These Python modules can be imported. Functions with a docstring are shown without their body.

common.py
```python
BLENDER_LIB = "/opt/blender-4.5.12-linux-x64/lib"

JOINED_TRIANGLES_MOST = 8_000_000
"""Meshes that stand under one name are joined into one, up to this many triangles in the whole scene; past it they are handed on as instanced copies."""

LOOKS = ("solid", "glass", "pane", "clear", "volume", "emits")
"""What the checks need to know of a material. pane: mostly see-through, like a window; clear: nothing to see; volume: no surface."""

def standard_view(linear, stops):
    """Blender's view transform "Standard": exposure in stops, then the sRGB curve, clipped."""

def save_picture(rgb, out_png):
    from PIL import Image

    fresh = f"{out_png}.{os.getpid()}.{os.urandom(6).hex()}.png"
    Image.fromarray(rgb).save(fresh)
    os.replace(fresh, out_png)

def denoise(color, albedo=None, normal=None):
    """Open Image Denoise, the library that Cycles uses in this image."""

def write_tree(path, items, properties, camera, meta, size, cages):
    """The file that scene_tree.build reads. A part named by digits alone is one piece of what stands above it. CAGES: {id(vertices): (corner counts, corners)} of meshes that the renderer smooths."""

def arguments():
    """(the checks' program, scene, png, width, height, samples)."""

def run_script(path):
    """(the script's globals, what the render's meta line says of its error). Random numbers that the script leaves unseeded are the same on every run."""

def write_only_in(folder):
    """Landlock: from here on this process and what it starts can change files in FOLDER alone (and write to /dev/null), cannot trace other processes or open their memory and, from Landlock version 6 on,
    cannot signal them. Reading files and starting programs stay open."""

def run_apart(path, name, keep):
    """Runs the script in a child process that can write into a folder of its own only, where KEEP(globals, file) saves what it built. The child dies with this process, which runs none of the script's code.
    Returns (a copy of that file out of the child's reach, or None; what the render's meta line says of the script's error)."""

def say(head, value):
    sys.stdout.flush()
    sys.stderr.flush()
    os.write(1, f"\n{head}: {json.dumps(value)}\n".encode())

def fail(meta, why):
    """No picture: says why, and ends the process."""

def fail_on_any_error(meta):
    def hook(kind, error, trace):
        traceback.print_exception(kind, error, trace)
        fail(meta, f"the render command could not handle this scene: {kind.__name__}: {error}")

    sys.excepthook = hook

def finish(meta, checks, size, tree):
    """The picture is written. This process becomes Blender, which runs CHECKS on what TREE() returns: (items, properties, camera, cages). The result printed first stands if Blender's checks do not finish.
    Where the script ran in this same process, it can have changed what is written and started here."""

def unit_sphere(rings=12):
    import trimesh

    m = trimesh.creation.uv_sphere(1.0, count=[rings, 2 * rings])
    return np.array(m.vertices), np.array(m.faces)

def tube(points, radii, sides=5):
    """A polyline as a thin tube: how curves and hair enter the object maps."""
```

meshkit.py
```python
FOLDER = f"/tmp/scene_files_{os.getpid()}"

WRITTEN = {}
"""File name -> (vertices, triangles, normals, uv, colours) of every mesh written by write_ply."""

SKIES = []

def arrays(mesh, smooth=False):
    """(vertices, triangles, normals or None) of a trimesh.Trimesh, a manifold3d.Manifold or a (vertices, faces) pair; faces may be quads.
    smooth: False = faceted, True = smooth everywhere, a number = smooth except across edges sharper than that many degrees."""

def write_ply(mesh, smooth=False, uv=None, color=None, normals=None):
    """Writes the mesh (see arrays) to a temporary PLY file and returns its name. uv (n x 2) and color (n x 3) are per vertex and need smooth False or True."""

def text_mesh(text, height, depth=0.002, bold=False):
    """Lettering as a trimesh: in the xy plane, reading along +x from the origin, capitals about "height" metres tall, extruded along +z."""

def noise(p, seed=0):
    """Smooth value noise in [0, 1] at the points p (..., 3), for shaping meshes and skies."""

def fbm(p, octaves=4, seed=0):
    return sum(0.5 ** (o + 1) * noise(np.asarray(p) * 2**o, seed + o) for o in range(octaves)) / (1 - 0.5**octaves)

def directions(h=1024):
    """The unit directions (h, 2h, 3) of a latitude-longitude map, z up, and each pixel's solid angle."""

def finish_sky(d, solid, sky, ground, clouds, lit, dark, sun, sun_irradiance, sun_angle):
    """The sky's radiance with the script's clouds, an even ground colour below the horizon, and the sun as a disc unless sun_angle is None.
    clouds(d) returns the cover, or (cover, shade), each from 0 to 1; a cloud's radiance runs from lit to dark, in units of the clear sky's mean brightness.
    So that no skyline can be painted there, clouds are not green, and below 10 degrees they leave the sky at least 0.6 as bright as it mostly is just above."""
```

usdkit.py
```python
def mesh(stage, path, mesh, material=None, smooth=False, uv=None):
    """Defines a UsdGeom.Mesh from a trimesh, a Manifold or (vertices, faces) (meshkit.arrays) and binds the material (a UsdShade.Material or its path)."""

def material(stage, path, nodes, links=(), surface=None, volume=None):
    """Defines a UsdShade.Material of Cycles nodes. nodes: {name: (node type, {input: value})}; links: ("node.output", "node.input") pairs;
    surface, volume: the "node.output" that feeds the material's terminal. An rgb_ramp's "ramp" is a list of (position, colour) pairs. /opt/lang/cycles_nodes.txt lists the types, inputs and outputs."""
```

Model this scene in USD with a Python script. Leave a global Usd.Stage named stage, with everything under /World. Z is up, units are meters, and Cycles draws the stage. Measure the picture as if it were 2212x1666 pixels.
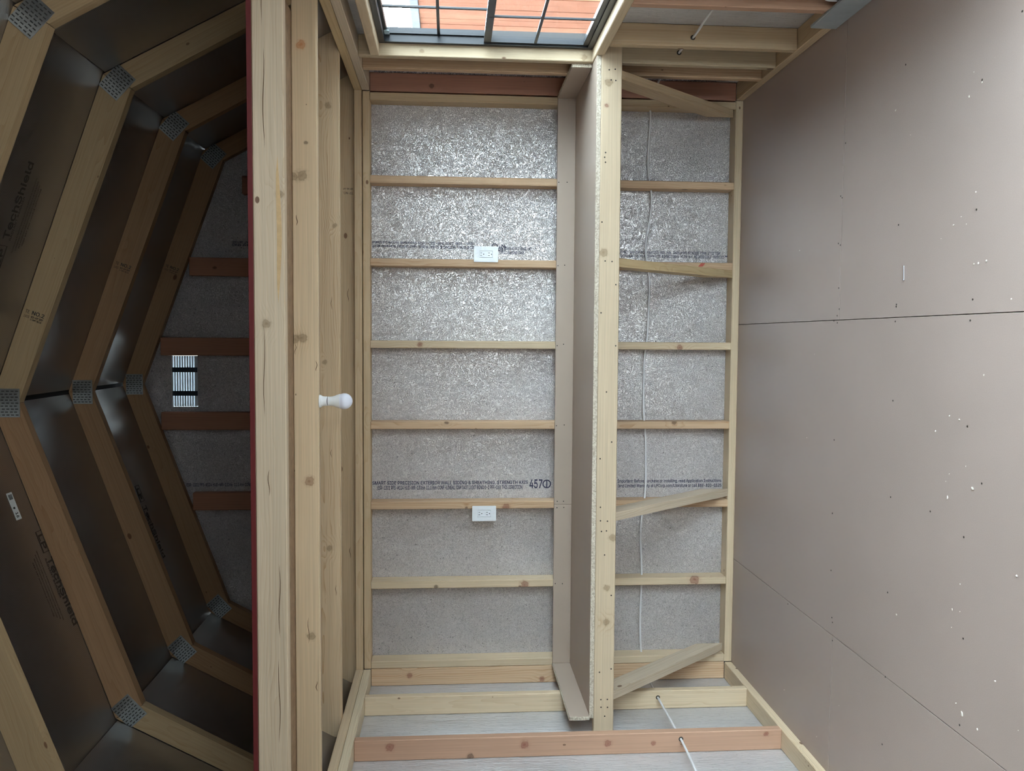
import math, random
import numpy as np
import trimesh
import usdkit, meshkit
from shapely.geometry import Polygon, box as sbox
from pxr import Gf, Sdf, Usd, UsdGeom, UsdLux, UsdShade, Vt

stage = Usd.Stage.CreateInMemory()
UsdGeom.SetStageUpAxis(stage, UsdGeom.Tokens.z)
UsdGeom.SetStageMetersPerUnit(stage, 1.0)
UsdGeom.Xform.Define(stage, '/World')
UsdGeom.Scope.Define(stage, '/World/Looks')
_T = Sdf.ValueTypeNames

# ------------------------------------------------------------------ camera, sky, sun, exposure
EXPOSURE = 0.93
SKY_COLOR, SKY_POWER = (0.75, 0.90, 1.0), 3.2
f, cx, cy, cz, yaw, pit, rol = 1832.06, 1.6846, -4.263, 1.4756, 0.0558, 0.0730, 0.0027
F = np.array([-math.sin(yaw) * math.cos(pit), math.cos(yaw) * math.cos(pit), -math.sin(pit)])
R = np.array([math.cos(yaw), math.sin(yaw), 0]); U = np.cross(R, F)
E1 = -U * math.cos(rol) + R * math.sin(rol)      # picture's right = the room's down: the phone was held sideways
E2 = -R * math.cos(rol) - U * math.sin(rol)
cam = UsdGeom.Camera.Define(stage, '/World/Camera')
M = Gf.Matrix4d(*E1, 0, *(-E2), 0, *(-F), 0, cx, cy, cz, 1)
cam.AddTransformOp().Set(M)
cam.CreateHorizontalApertureAttr(36.0)
cam.CreateFocalLengthAttr(36.0 * f / 2212)
cam.CreateClippingRangeAttr(Gf.Vec2f(0.02, 500))
cam.CreateExposureAttr(EXPOSURE)
dome = UsdLux.DomeLight.Define(stage, '/World/Sky')
dome.CreateColorAttr(Gf.Vec3f(*SKY_COLOR)); dome.CreateIntensityAttr(SKY_POWER)
# an overcast day: no sun, only the sky

# ------------------------------------------------------------------ helpers
W, H = 2.8907, 1.9487                    # inner width, height of the top plate
D2 = 0.089; T2 = 0.038                   # two-by-four
MIDX = 1.445
rng = np.random.default_rng(7)
used = {}

def numbered(parent, name):
    k = used.get((parent, name), 0); used[(parent, name)] = k + 1
    return name if k == 0 else f'{name}_{k:03d}'

def path_of(parent):
    return '/World' if parent is None else str(parent.GetPath())

def tag(p, label=None, cat=None, group=None, kind=None):
    for k, v in (('label', label), ('category', cat), ('group', group), ('kind', kind)):
        if v: p.SetCustomDataByKey(k, v)
    return p

def thing(name, label=None, cat=None, group=None, kind=None):
    x = UsdGeom.Xform.Define(stage, '/World/' + numbered('/World', name)).GetPrim()
    return tag(x, label, cat, group, kind)

def obj(name, mesh, mat, parent=None, gc=None, smooth=False, label=None, cat=None, group=None, kind=None):
    par = path_of(parent); path = par + '/' + numbered(par, name)
    m = usdkit.mesh(stage, path, mesh, mat, smooth=smooth)
    if gc is not None:
        UsdGeom.PrimvarsAPI(m).CreatePrimvar('gc', _T.Float3Array, 'vertex').Set(Vt.Vec3fArray.FromNumpy(np.asarray(gc, np.float32)))
    return tag(m.GetPrim(), label, cat, group, kind)

def cbox(lo, hi, c=0.002):
    """box with chamfered edges"""
    lo, hi = np.array(lo, float), np.array(hi, float); c = min(c, 0.3 * (hi - lo).min())
    mid, h = (lo + hi) / 2, (hi - lo) / 2
    P = []
    for s in ((a, b, d) for a in (-1, 1) for b in (-1, 1) for d in (-1, 1)):
        for k in range(3):
            q = h - c; q[k] = h[k]; P.append(np.array(s) * q)
    m = trimesh.convex.convex_hull(np.array(P)); m.apply_translation(mid)
    return m

def grain(v, axis, seed):
    """coordinates along the length (x) and across a board, for the wood"""
    v = np.asarray(v, float); o = [k for k in range(3) if k != axis]
    r = np.random.default_rng(seed)
    py, pz = r.uniform(-.16, .16), r.uniform(.03, .10) * r.choice([-1, 1])
    c = v.mean(0)
    return np.stack([v[:, axis] + 9.7 * (seed % 97), v[:, o[0]] - c[o[0]] + py, v[:, o[1]] - c[o[1]] + pz], 1)

_seed = [0]
def board(name, lo, hi, mat, parent=None, axis=None, c=0.003, seed=None, **kw):
    m = cbox(lo, hi, c)
    if axis is None: axis = int(np.argmax(np.array(hi) - np.array(lo)))
    if seed is None: _seed[0] += 1; seed = _seed[0]
    return obj(name, m, mat, parent, gc=grain(m.vertices, axis, seed), **kw)

def polyboard(name, pts, y0, y1, mat, parent=None, seed=None, **kw):
    """flat board of outline pts (x, z) between y0 and y1; grain along its longest edge"""
    pts = np.array(pts, float)
    m = trimesh.creation.extrude_polygon(Polygon(pts), y1 - y0, engine='earcut')
    v = np.array(m.vertices); w = np.stack([v[:, 0], v[:, 2] + y0, v[:, 1]], 1)
    m = trimesh.Trimesh(w, m.faces[:, ::-1], process=False)
    e = np.roll(pts, -1, 0) - pts; d = e[np.argmax(np.hypot(*e.T))]; d = d / np.hypot(*d)
    if seed is None: _seed[0] += 1; seed = _seed[0]
    loc = np.stack([w[:, 0] * d[0] + w[:, 2] * d[1], -w[:, 0] * d[1] + w[:, 2] * d[0], w[:, 1]], 1)
    return obj(name, m, mat, parent, gc=grain(loc, 0, seed), **kw)

def frame_mesh(m, o, x, y):
    """m's xy plane laid at o with axes x, y"""
    x = np.array(x, float); x /= np.linalg.norm(x); y = np.array(y, float); y -= x * (x @ y); y /= np.linalg.norm(y)
    A = np.eye(4); A[:3, 0], A[:3, 1], A[:3, 2], A[:3, 3] = x, y, np.cross(x, y), o
    m = m.copy(); m.apply_transform(A); return m

def text_at(name, s, o, xdir, ydir, height, length, mat, parent, bold=False, depth=0.0006, label=None):
    m = meshkit.text_mesh(s, height, depth, bold)
    if length: m.vertices[:, 0] *= length / m.vertices[:, 0].max()
    return obj(name, frame_mesh(m, o, xdir, ydir), mat, parent, label=label)

def disc(o, n, r, t=0.0006, seg=12):
    m = trimesh.creation.cylinder(radius=r, height=t, sections=seg)
    m.apply_transform(trimesh.geometry.align_vectors([0, 0, 1], n)); m.apply_translation(o); return m

def tube(pts, r, seg=8):
    import common
    v, fc = common.tube(np.array(pts, float), np.full(len(pts), r), seg)
    return trimesh.Trimesh(v, fc, process=False)

def spline(pts, n=10):
    from scipy.interpolate import CubicSpline
    p = np.array(pts, float); t = np.r_[0, np.cumsum(np.linalg.norm(np.diff(p, axis=0), axis=1))]
    return CubicSpline(t, p)(np.linspace(0, t[-1], n * (len(p) - 1) + 1))

# ------------------------------------------------------------------ materials
def mat(name, nodes, links, surface):
    return usdkit.material(stage, '/World/Looks/' + name, nodes, links, surface=surface)

def plain(name, color, rough=0.5, metallic=0.0, spec=0.5, var=0.0, scale=20.0, bump=0.0):
    nodes = {'p': ('principled_bsdf', {'base_color': color, 'roughness': rough, 'metallic': metallic, 'specular_ior_level': spec})}
    links = []
    if var or bump:
        nodes['g'] = ('geometry', {}); nodes['n'] = ('noise_texture', {'scale': scale, 'detail': 5.0, 'roughness': 0.6})
        links += [('g.position', 'n.vector')]
        if var:
            a = tuple(x * (1 - var) for x in color); b = tuple(min(1, x * (1 + var)) for x in color)
            nodes['r'] = ('rgb_ramp', {'ramp': [(0.3, a), (0.7, b)]}); links += [('n.fac', 'r.fac'), ('r.color', 'p.base_color')]
        if bump:
            nodes['b'] = ('bump', {'strength': 0.6, 'distance': bump}); links += [('n.fac', 'b.height'), ('b.normal', 'p.normal')]
    return mat(name, nodes, links, 'p.BSDF')

RED, DARK, GREY = (0.22, 0.07, 0.045), (0.07, 0.035, 0.02), (0.27, 0.19, 0.11)

def wood(name, base, knots=(), contrast=0.30, rough=0.62, ring=30.0, knotty=1.0):
    """Sawn softwood: growth rings round a pith, bent by random knots; knots = (x, y, z, radius) in the room for those the photo shows."""
    base = np.array(base); late = base * np.array([0.70, 0.56, 0.42])
    N = {'a': ('attribute', {'attribute': 'gc'}),
         'm1': ('mapping', {'scale': (1.6, 9.0, 9.0)}), 'n1': ('noise_texture', {'scale': 1.0, 'detail': 3.0}), 'm4': ('mapping', {'scale': (1.2, 45.0, 45.0)}), 'n4': ('noise_texture', {'scale': 1.0, 'detail': 2.0}), 'v4': ('map_range', {'from_min': 0.38, 'from_max': 0.68, 'to_min': 0.15, 'to_max': 1.35, 'clamp': True}), 'pv': ('math', {'math_type': 'multiply'}), 'pk': ('voronoi_texture', {'scale': 15.0}), 'pkc': ('separate_color', {}), 'pkt': ('math', {'math_type': 'multiply_add', 'value2': 0.16, 'value3': -0.085}), 'pkm': ('math', {'math_type': 'less_than'}), 'pkf': ('math', {'math_type': 'multiply', 'value2': 0.75}), 'c4': ('mix_color', {'b': (0.12, 0.06, 0.03)}),
         'kv': ('voronoi_texture', {'scale': 8.0, 'randomness': 1.0}), 'km': ('mapping', {'scale': (0.62, 1.0, 1.0)}),
         'kc': ('separate_color', {}), 'kr': ('math', {'math_type': 'multiply_add', 'value2': 0.09 * knotty, 'value3': 0.015}),
         'kd': ('math', {'math_type': 'divide'}),
         'kinf': ('map_range', {'range_type': 'smoothstep', 'from_min': 0.0, 'from_max': 5.0, 'to_min': 1.0, 'to_max': 0.0, 'clamp': True}),
         'kdark': ('map_range', {'range_type': 'smoothstep', 'from_min': 0.75, 'from_max': 1.05, 'to_min': 0.85, 'to_max': 0.0, 'clamp': True}),
         'off': ('math', {'math_type': 'multiply_add', 'value2': 0.075, 'value3': 0.0}),
         'offk': ('math', {'math_type': 'multiply_add', 'value2': 0.022}),
         'cmb': ('combine_xyz', {'x': 0.0}), 'add': ('vector_math', {'math_type': 'add'}),
         'sc': ('vector_math', {'math_type': 'multiply', 'vector2': (0.04, 1, 1)}),
         'w': ('wave_texture', {'wave_type': 'rings', 'rings_direction': 'x', 'profile': 'saw', 'scale': ring, 'distortion': 0.6, 'detail': 2.0, 'detail_scale': 1.5}),
         'pw': ('math', {'math_type': 'power', 'value2': 2.6}), 'pm': ('math', {'math_type': 'multiply', 'value2': contrast * 1.5, 'use_clamp': True}),
         'm2': ('mapping', {'scale': (3.0, 260.0, 260.0)}), 'n2': ('noise_texture', {'scale': 1.0, 'detail': 3.0}),
         'fr': ('map_range', {'from_min': 0.3, 'from_max': 0.7, 'to_min': 0.90, 'to_max': 1.07}),
         'm3': ('mapping', {'scale': (0.35, 3.0, 3.0)}), 'n3': ('noise_texture', {'scale': 1.0, 'detail': 3.0}),
         'tr': ('map_range', {'from_min': 0.3, 'from_max': 0.7, 'to_min': 0.86, 'to_max': 1.10}),
         'tone': ('math', {'math_type': 'multiply'}), 'tonec': ('combine_color', {}),
         'c1': ('mix_color', {'a': tuple(base), 'b': tuple(late)}),
         'c2': ('mix_color', {'blend_type': 'multiply', 'fac': 1.0, 'use_clamp': True}),
         'c3': ('mix_color', {'b': (0.11, 0.045, 0.02)}),
         'bp': ('bump', {'strength': 0.35, 'distance': 0.0008}),
         'p': ('principled_bsdf', {'roughness': rough, 'specular_ior_level': 0.3})}
    L = [('a.vector', 'm1.vector'), ('m1.vector', 'n1.vector'), ('a.vector', 'km.vector'), ('km.vector', 'kv.vector'), ('kv.color', 'kc.color'),
         ('kc.r', 'kr.value1'), ('kv.distance', 'kd.value1'), ('kr.value', 'kd.value2'), ('kd.value', 'kinf.value'), ('kd.value', 'kdark.value'),
         ('n1.fac', 'off.value1'), ('off.value', 'offk.value3'), ('offk.value', 'cmb.y'), ('offk.value', 'cmb.z'),
         ('a.vector', 'sc.vector1'), ('sc.vector', 'add.vector1'), ('cmb.vector', 'add.vector2'), ('add.vector', 'w.vector'), ('w.fac', 'pw.value1'), ('a.vector', 'm4.vector'), ('m4.vector', 'n4.vector'), ('n4.fac', 'v4.value'), ('pw.value', 'pv.value1'), ('v4.result', 'pv.value2'), ('pv.value', 'pm.value1'), ('km.vector', 'pk.vector'), ('pk.color', 'pkc.color'), ('pkc.g', 'pkt.value1'), ('pk.distance', 'pkm.value1'), ('pkt.value', 'pkm.value2'), ('pkm.value', 'pkf.value1'), ('c3.result', 'c4.a'), ('pkf.value', 'c4.fac'), ('pm.value', 'c1.fac'),
         ('a.vector', 'm2.vector'), ('m2.vector', 'n2.vector'), ('n2.fac', 'fr.value'), ('a.vector', 'm3.vector'), ('m3.vector', 'n3.vector'), ('n3.fac', 'tr.value'),
         ('fr.result', 'tone.value1'), ('tr.result', 'tone.value2'), ('tone.value', 'tonec.r'), ('tone.value', 'tonec.g'), ('tone.value', 'tonec.b'),
         ('c1.result', 'c2.a'), ('tonec.color', 'c2.b'), ('c2.result', 'c3.a'), ('kdark.result', 'c3.fac'),
         ('n2.fac', 'bp.height'), ('bp.normal', 'p.normal')]
    last, kin = 'c4', 'kinf.result'
    if len(knots):
        N['g'] = ('geometry', {}); N['kn'] = ('noise_texture', {'scale': 70.0, 'detail': 2.0}); L.append(('g.position', 'kn.vector'))
    for i, k in enumerate(knots):
        x, y, z, r = k[:4]; col = np.array(k[4] if len(k) > 4 else RED)
        N.update({f's{i}': ('vector_math', {'math_type': 'distance', 'vector2': (x, y, z)}),
                  f'e{i}': ('math', {'math_type': 'multiply_add', 'value2': r * 1.5, 'value3': -r * 0.75}), f'd{i}': ('math', {'math_type': 'add'}),
                  f'q{i}': ('map_range', {'from_min': 0.0, 'from_max': r * 2, 'clamp': True}),
                  f'f{i}': ('rgb_ramp', {'ramp': [(0.0, (.85,) * 3), (0.18, (.66,) * 3), (0.34, (.58,) * 3), (0.43, (.76,) * 3), (0.5, (.5,) * 3), (0.58, (.18,) * 3), (0.9, (.0,) * 3)]}),
                  f'v{i}': ('map_range', {'range_type': 'smoothstep', 'from_min': r * 0.5, 'from_max': r * 6.0, 'to_min': 0.8, 'to_max': 0.0, 'clamp': True}),
                  f'u{i}': ('math', {'math_type': 'maximum'}),
                  f'k{i}': ('mix_color', {'b': tuple(col)})})
        L += [('g.position', f's{i}.vector1'), ('kn.fac', f'e{i}.value1'), (f's{i}.value', f'd{i}.value1'), (f'e{i}.value', f'd{i}.value2'), (f'd{i}.value', f'q{i}.value'), (f'q{i}.result', f'f{i}.fac'),
              (f's{i}.value', f'v{i}.value'), (kin, f'u{i}.value1'), (f'v{i}.result', f'u{i}.value2'),
              (f'{last}.result', f'k{i}.a'), (f'f{i}.color', f'k{i}.fac')]
        last, kin = f'k{i}', f'u{i}.value'
    L.append((kin, 'offk.value1'))
    L.append((f'{last}.result', 'p.base_color'))
    return mat(name, N, L, 'p.BSDF')

PALE, TAN, WARM, PINK = (0.62, 0.495, 0.335), (0.57, 0.43, 0.27), (0.58, 0.405, 0.255), (0.49, 0.30, 0.20)
w_pale = wood('pale_spruce', PALE, contrast=0.22)
w_tan = wood('tan_spruce', TAN, contrast=0.28)
w_warm = wood('warm_spruce', WARM, contrast=0.35)
w_pink = wood('pink_spruce', PINK, contrast=0.22)
w_grey = wood('grey_spruce', (0.56, 0.465, 0.345), contrast=0.25)
w_ochre = wood('ochre_spruce', (0.58, 0.44, 0.25), contrast=0.30)
w_raf_a = wood('rafter_spruce_shaded', (0.38, 0.275, 0.155), contrast=0.25)  # truss wood: base colour darkened to deepen the shade in the loft
w_raf_b = wood('brown_spruce_shaded', (0.34, 0.205, 0.11), contrast=0.3)  # browner truss wood, loft shade mixed into its base colour too
w_gable = wood('red_spruce', (0.42, 0.20, 0.125), contrast=0.25)
w_lplate = wood('left_plate', (0.78, 0.67, 0.48), contrast=0.35, ring=30.0)
w_jamb = wood('jamb_spruce', (0.50, 0.40, 0.265), contrast=0.10, knots=[(2.91, -.525, .896, .012, GREY), (2.915, -.525, 1.60, .008, GREY)])
w_stud3 = wood('stud_knot_a', PALE, contrast=0.25, knots=[(1.643, 0, .306, .014, RED), (1.651, 0, 1.626, .012, RED)], knotty=.4)
w_stud4 = wood('stud_knot_b', WARM, contrast=0.5, knots=[(1.259, 0, 1.492, .009, DARK), (1.262, 0, .328, .011, DARK)], knotty=.4)
w_stud5 = wood('stud_knot_c', WARM, contrast=0.45, knots=[(.826, 0, 1.19, .017, RED), (.824, 0, 1.39, .006, DARK)], knotty=.4)
w_stud6 = wood('stud_knot_d', PALE, contrast=0.2, knots=[(.424, 0, 1.092, .019, RED), (.440, 0, .205, .024, RED), (.42, 0, 1.543, .010, DARK)], knotty=.4)
w_left1 = wood('stud_knot_e', PINK, contrast=0.14, knots=[(-.030, -.773, 1.723, .015, RED), (-.036, -.773, 1.155, .016, RED), (-.040, -.773, .798, .013, RED), (-.045, -.773, .601, .009, RED), (-.018, -.773, .107, .010, RED), (-.082, -.773, 1.386, .013, DARK)], knotty=0)
w_left3 = wood('stud_knot_f', WARM, contrast=0.6, ring=30.0, knots=[(-.036, 0, 1.677, .012, RED), (-.071, 0, .998, .012, RED)], knotty=.3)
w_corner = wood('stud_knot_g', (0.40, 0.20, 0.14), contrast=0.12, knots=[(2.92, 0, 1.57, .010, DARK)], knotty=0)
w_joist1 = wood('joist_front', (0.56, 0.455, 0.325), contrast=0.22, knots=[(1.721, -1.773, 2.003, .012, GREY), (2.09, -1.773, 1.961, .010, GREY)], knotty=.5)
w_joist2 = wood('joist_knotted', (0.63, 0.49, 0.32), contrast=0.6, ring=30.0, knots=[(2.713, -1.163, 2.003, .014, (.50, .20, .07)), (2.258, -1.163, 2.003, .017, GREY), (2.254, -1.163, 2.03, .013, GREY), (1.681, -1.163, 2.006, .014, GREY), (1.675, -1.163, 2.03, .014, GREY), (1.161, -1.163, 1.984, .015, (.28, .15, .08)), (.589, -1.163, 1.981, .013, GREY), (2.374, -1.163, 1.988, .006, DARK)], knotty=.35)
w_joist3 = wood('joist_third', (0.62, 0.48, 0.315), contrast=0.45, ring=30.0, knots=[(2.666, -.554, 1.996, .012, GREY), (.762, -.554, 1.999, .012, GREY), (2.162, -.554, 1.97, .009, GREY), (1.575, -.554, 2.016, .009, GREY)], knotty=.4)
w_beam = wood('bench_beam', (0.58, 0.465, 0.32), contrast=0.55, ring=30.0, knots=[(2.777, -.62, .804, .015, GREY), (2.68, -.62, .811, .009, RED), (2.056, -.62, .817, .015, GREY), (.589, -.62, .785, .013, GREY), (.435, -.62, .785, .013, GREY), (.812, -.62, .762, .014, GREY)], knotty=.3)

def sheathing(name, base, fibre, bump_d, rough, metal=0.5, streak=False, coat=0.0):
    """Silver-faced back of the siding board: worm-like strands pressed into a grey metallic skin."""
    base = np.array(base)
    N = {'g': ('geometry', {}), 'big': ('noise_texture', {'scale': 2.3, 'detail': 4.0}),
         'cr': ('rgb_ramp', {'ramp': [(0.3, tuple(base * 0.90)), (0.7, tuple(base * 1.08))]}),
         'w': ('noise_texture', {'scale': fibre, 'detail': 1.5, 'roughness': 0.5, 'distortion': 1.6}),
         'ws': ('math', {'math_type': 'subtract', 'value2': 0.5}), 'wa': ('math', {'math_type': 'absolute'}),
         'wr': ('map_range', {'range_type': 'smoothstep', 'from_min': 0.0, 'from_max': 0.09, 'to_min': 0.0, 'to_max': 1.0, 'clamp': True}),
         'w2': ('noise_texture', {'scale': fibre * 2.3, 'detail': 2.0, 'distortion': 0.8}),
         'h': ('math', {'math_type': 'multiply_add', 'value2': 0.45}),
         'fl': ('voronoi_texture', {'scale': 55.0}), 'flc': ('separate_color', {}),
         'flt': ('math', {'math_type': 'multiply_add', 'value2': 0.50, 'value3': -0.30}), 'flm': ('math', {'math_type': 'less_than'}),
         'c2': ('mix_color', {'b': tuple(base * 0.22)}), 'cd': ('map_range', {'from_min': 0.0, 'from_max': 0.5, 'to_min': 0.9 if streak else 0.6, 'to_max': 1.0, 'clamp': True}), 'cdc': ('combine_color', {}), 'c0': ('mix_color', {'blend_type': 'multiply', 'fac': 1.0}), 'flk': ('math', {'math_type': 'multiply', 'value2': 0.25 if streak else 0.7}),
         'b': ('bump', {'strength': 0.8, 'distance': bump_d}),
         'p': ('principled_bsdf', {'roughness': rough, 'metallic': metal, 'coat_weight': coat, 'coat_ior': 2.0, 'coat_roughness': 0.23})}
    L = [('g.position', 'big.vector'), ('big.fac', 'cr.fac'), ('g.position', 'w.vector'), ('w.fac', 'ws.value1'), ('ws.value', 'wa.value1'), ('wa.value', 'wr.value'),
         ('g.position', 'w2.vector'), ('w2.fac', 'h.value1'), ('wr.result', 'h.value3'), ('h.value', 'b.height'), ('b.normal', 'p.normal'), ('b.normal', 'p.coat_normal'),
         ('g.position', 'fl.vector'), ('fl.color', 'flc.color'), ('flc.r', 'flt.value1'), ('fl.distance', 'flm.value1'), ('flt.value', 'flm.value2'), ('flm.value', 'flk.value1'),
         ('wr.result', 'cd.value'), ('cd.result', 'cdc.r'), ('cd.result', 'cdc.g'), ('cd.result', 'cdc.b'), ('cr.color', 'c0.a'), ('cdc.color', 'c0.b'), ('c0.result', 'c2.a'), ('flk.value', 'c2.fac'), ('c2.result', 'p.base_color')]
    if streak:
        N['sm'] = ('mapping', {'scale': (1.0, 1.0, 0.08)}); L += [('g.position', 'sm.vector')]
        L = [(a, b) if b not in ('w.vector', 'w2.vector') else ('sm.vector', b) for a, b in L]
    return mat(name, N, L, 'p.BSDF')

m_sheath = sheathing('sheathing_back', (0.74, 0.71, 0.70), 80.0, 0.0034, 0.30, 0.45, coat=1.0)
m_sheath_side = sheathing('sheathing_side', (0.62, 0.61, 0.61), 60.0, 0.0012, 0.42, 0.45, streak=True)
m_ink = plain('ink_blue_black', (0.035, 0.035, 0.075), 0.6)
m_stamp = plain('stamp_ink', (0.03, 0.025, 0.02), 0.7)

def board_mdf(name, base, rough, spec):
    base = np.array(base)
    N = {'g': ('geometry', {}), 'n': ('noise_texture', {'scale': 1.3, 'detail': 4.0}), 'n2': ('noise_texture', {'scale': 420.0, 'detail': 2.0}),
         'r': ('rgb_ramp', {'ramp': [(0.3, tuple(base * 0.95)), (0.7, tuple(base * 1.05))]}),
         'r2': ('map_range', {'from_min': 0.3, 'from_max': 0.7, 'to_min': 0.94, 'to_max': 1.06}), 'cc': ('combine_color', {}),
         'mx': ('mix_color', {'blend_type': 'multiply', 'fac': 1.0}),
         'vo': ('voronoi_texture', {'scale': 9.0}), 'vc': ('separate_color', {}), 'vt': ('math', {'math_type': 'multiply_add', 'value2': 0.030, 'value3': -0.018}),
         'vm': ('math', {'math_type': 'less_than'}), 'vk': ('math', {'math_type': 'multiply', 'value2': 0.6}), 'm2': ('mix_color', {'b': (0.72, 0.68, 0.62)}),
         'p': ('principled_bsdf', {'roughness': rough, 'specular_ior_level': spec})}
    L = [('g.position', 'n.vector'), ('n.fac', 'r.fac'), ('g.position', 'n2.vector'), ('n2.fac', 'r2.value'), ('r2.result', 'cc.r'), ('r2.result', 'cc.g'), ('r2.result', 'cc.b'),
         ('r.color', 'mx.a'), ('cc.color', 'mx.b'), ('g.position', 'vo.vector'), ('vo.color', 'vc.color'), ('vc.g', 'vt.value1'), ('vo.distance', 'vm.value1'), ('vt.value', 'vm.value2'),
         ('vm.value', 'vk.value1'), ('mx.result', 'm2.a'), ('vk.value', 'm2.fac'), ('m2.result', 'p.base_color')]
    return mat(name, N, L, 'p.BSDF')

m_floor = board_mdf('floor_board', (0.385, 0.310, 0.270), 0.42, 0.5)
m_bench = board_mdf('bench_board', (0.43, 0.345, 0.275), 0.5, 0.35)
m_raw = mat('raw_particle_edge', {'g': ('geometry', {}), 'v': ('voronoi_texture', {'scale': 170.0}), 'r': ('rgb_ramp', {'ramp': [(0.0, (0.12, 0.09, 0.06)), (0.25, (0.36, 0.30, 0.22)), (0.6, (0.62, 0.56, 0.45))]}),
            'n': ('noise_texture', {'scale': 130.0, 'detail': 3.0}), 'b': ('bump', {'strength': 0.8, 'distance': 0.002}), 'p': ('principled_bsdf', {'roughness': 0.8})},
            [('g.position', 'v.vector'), ('g.position', 'n.vector'), ('n.fac', 'r.fac'), ('v.distance', 'b.height'), ('b.normal', 'p.normal'), ('r.color', 'p.base_color')], 'p.BSDF')
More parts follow.
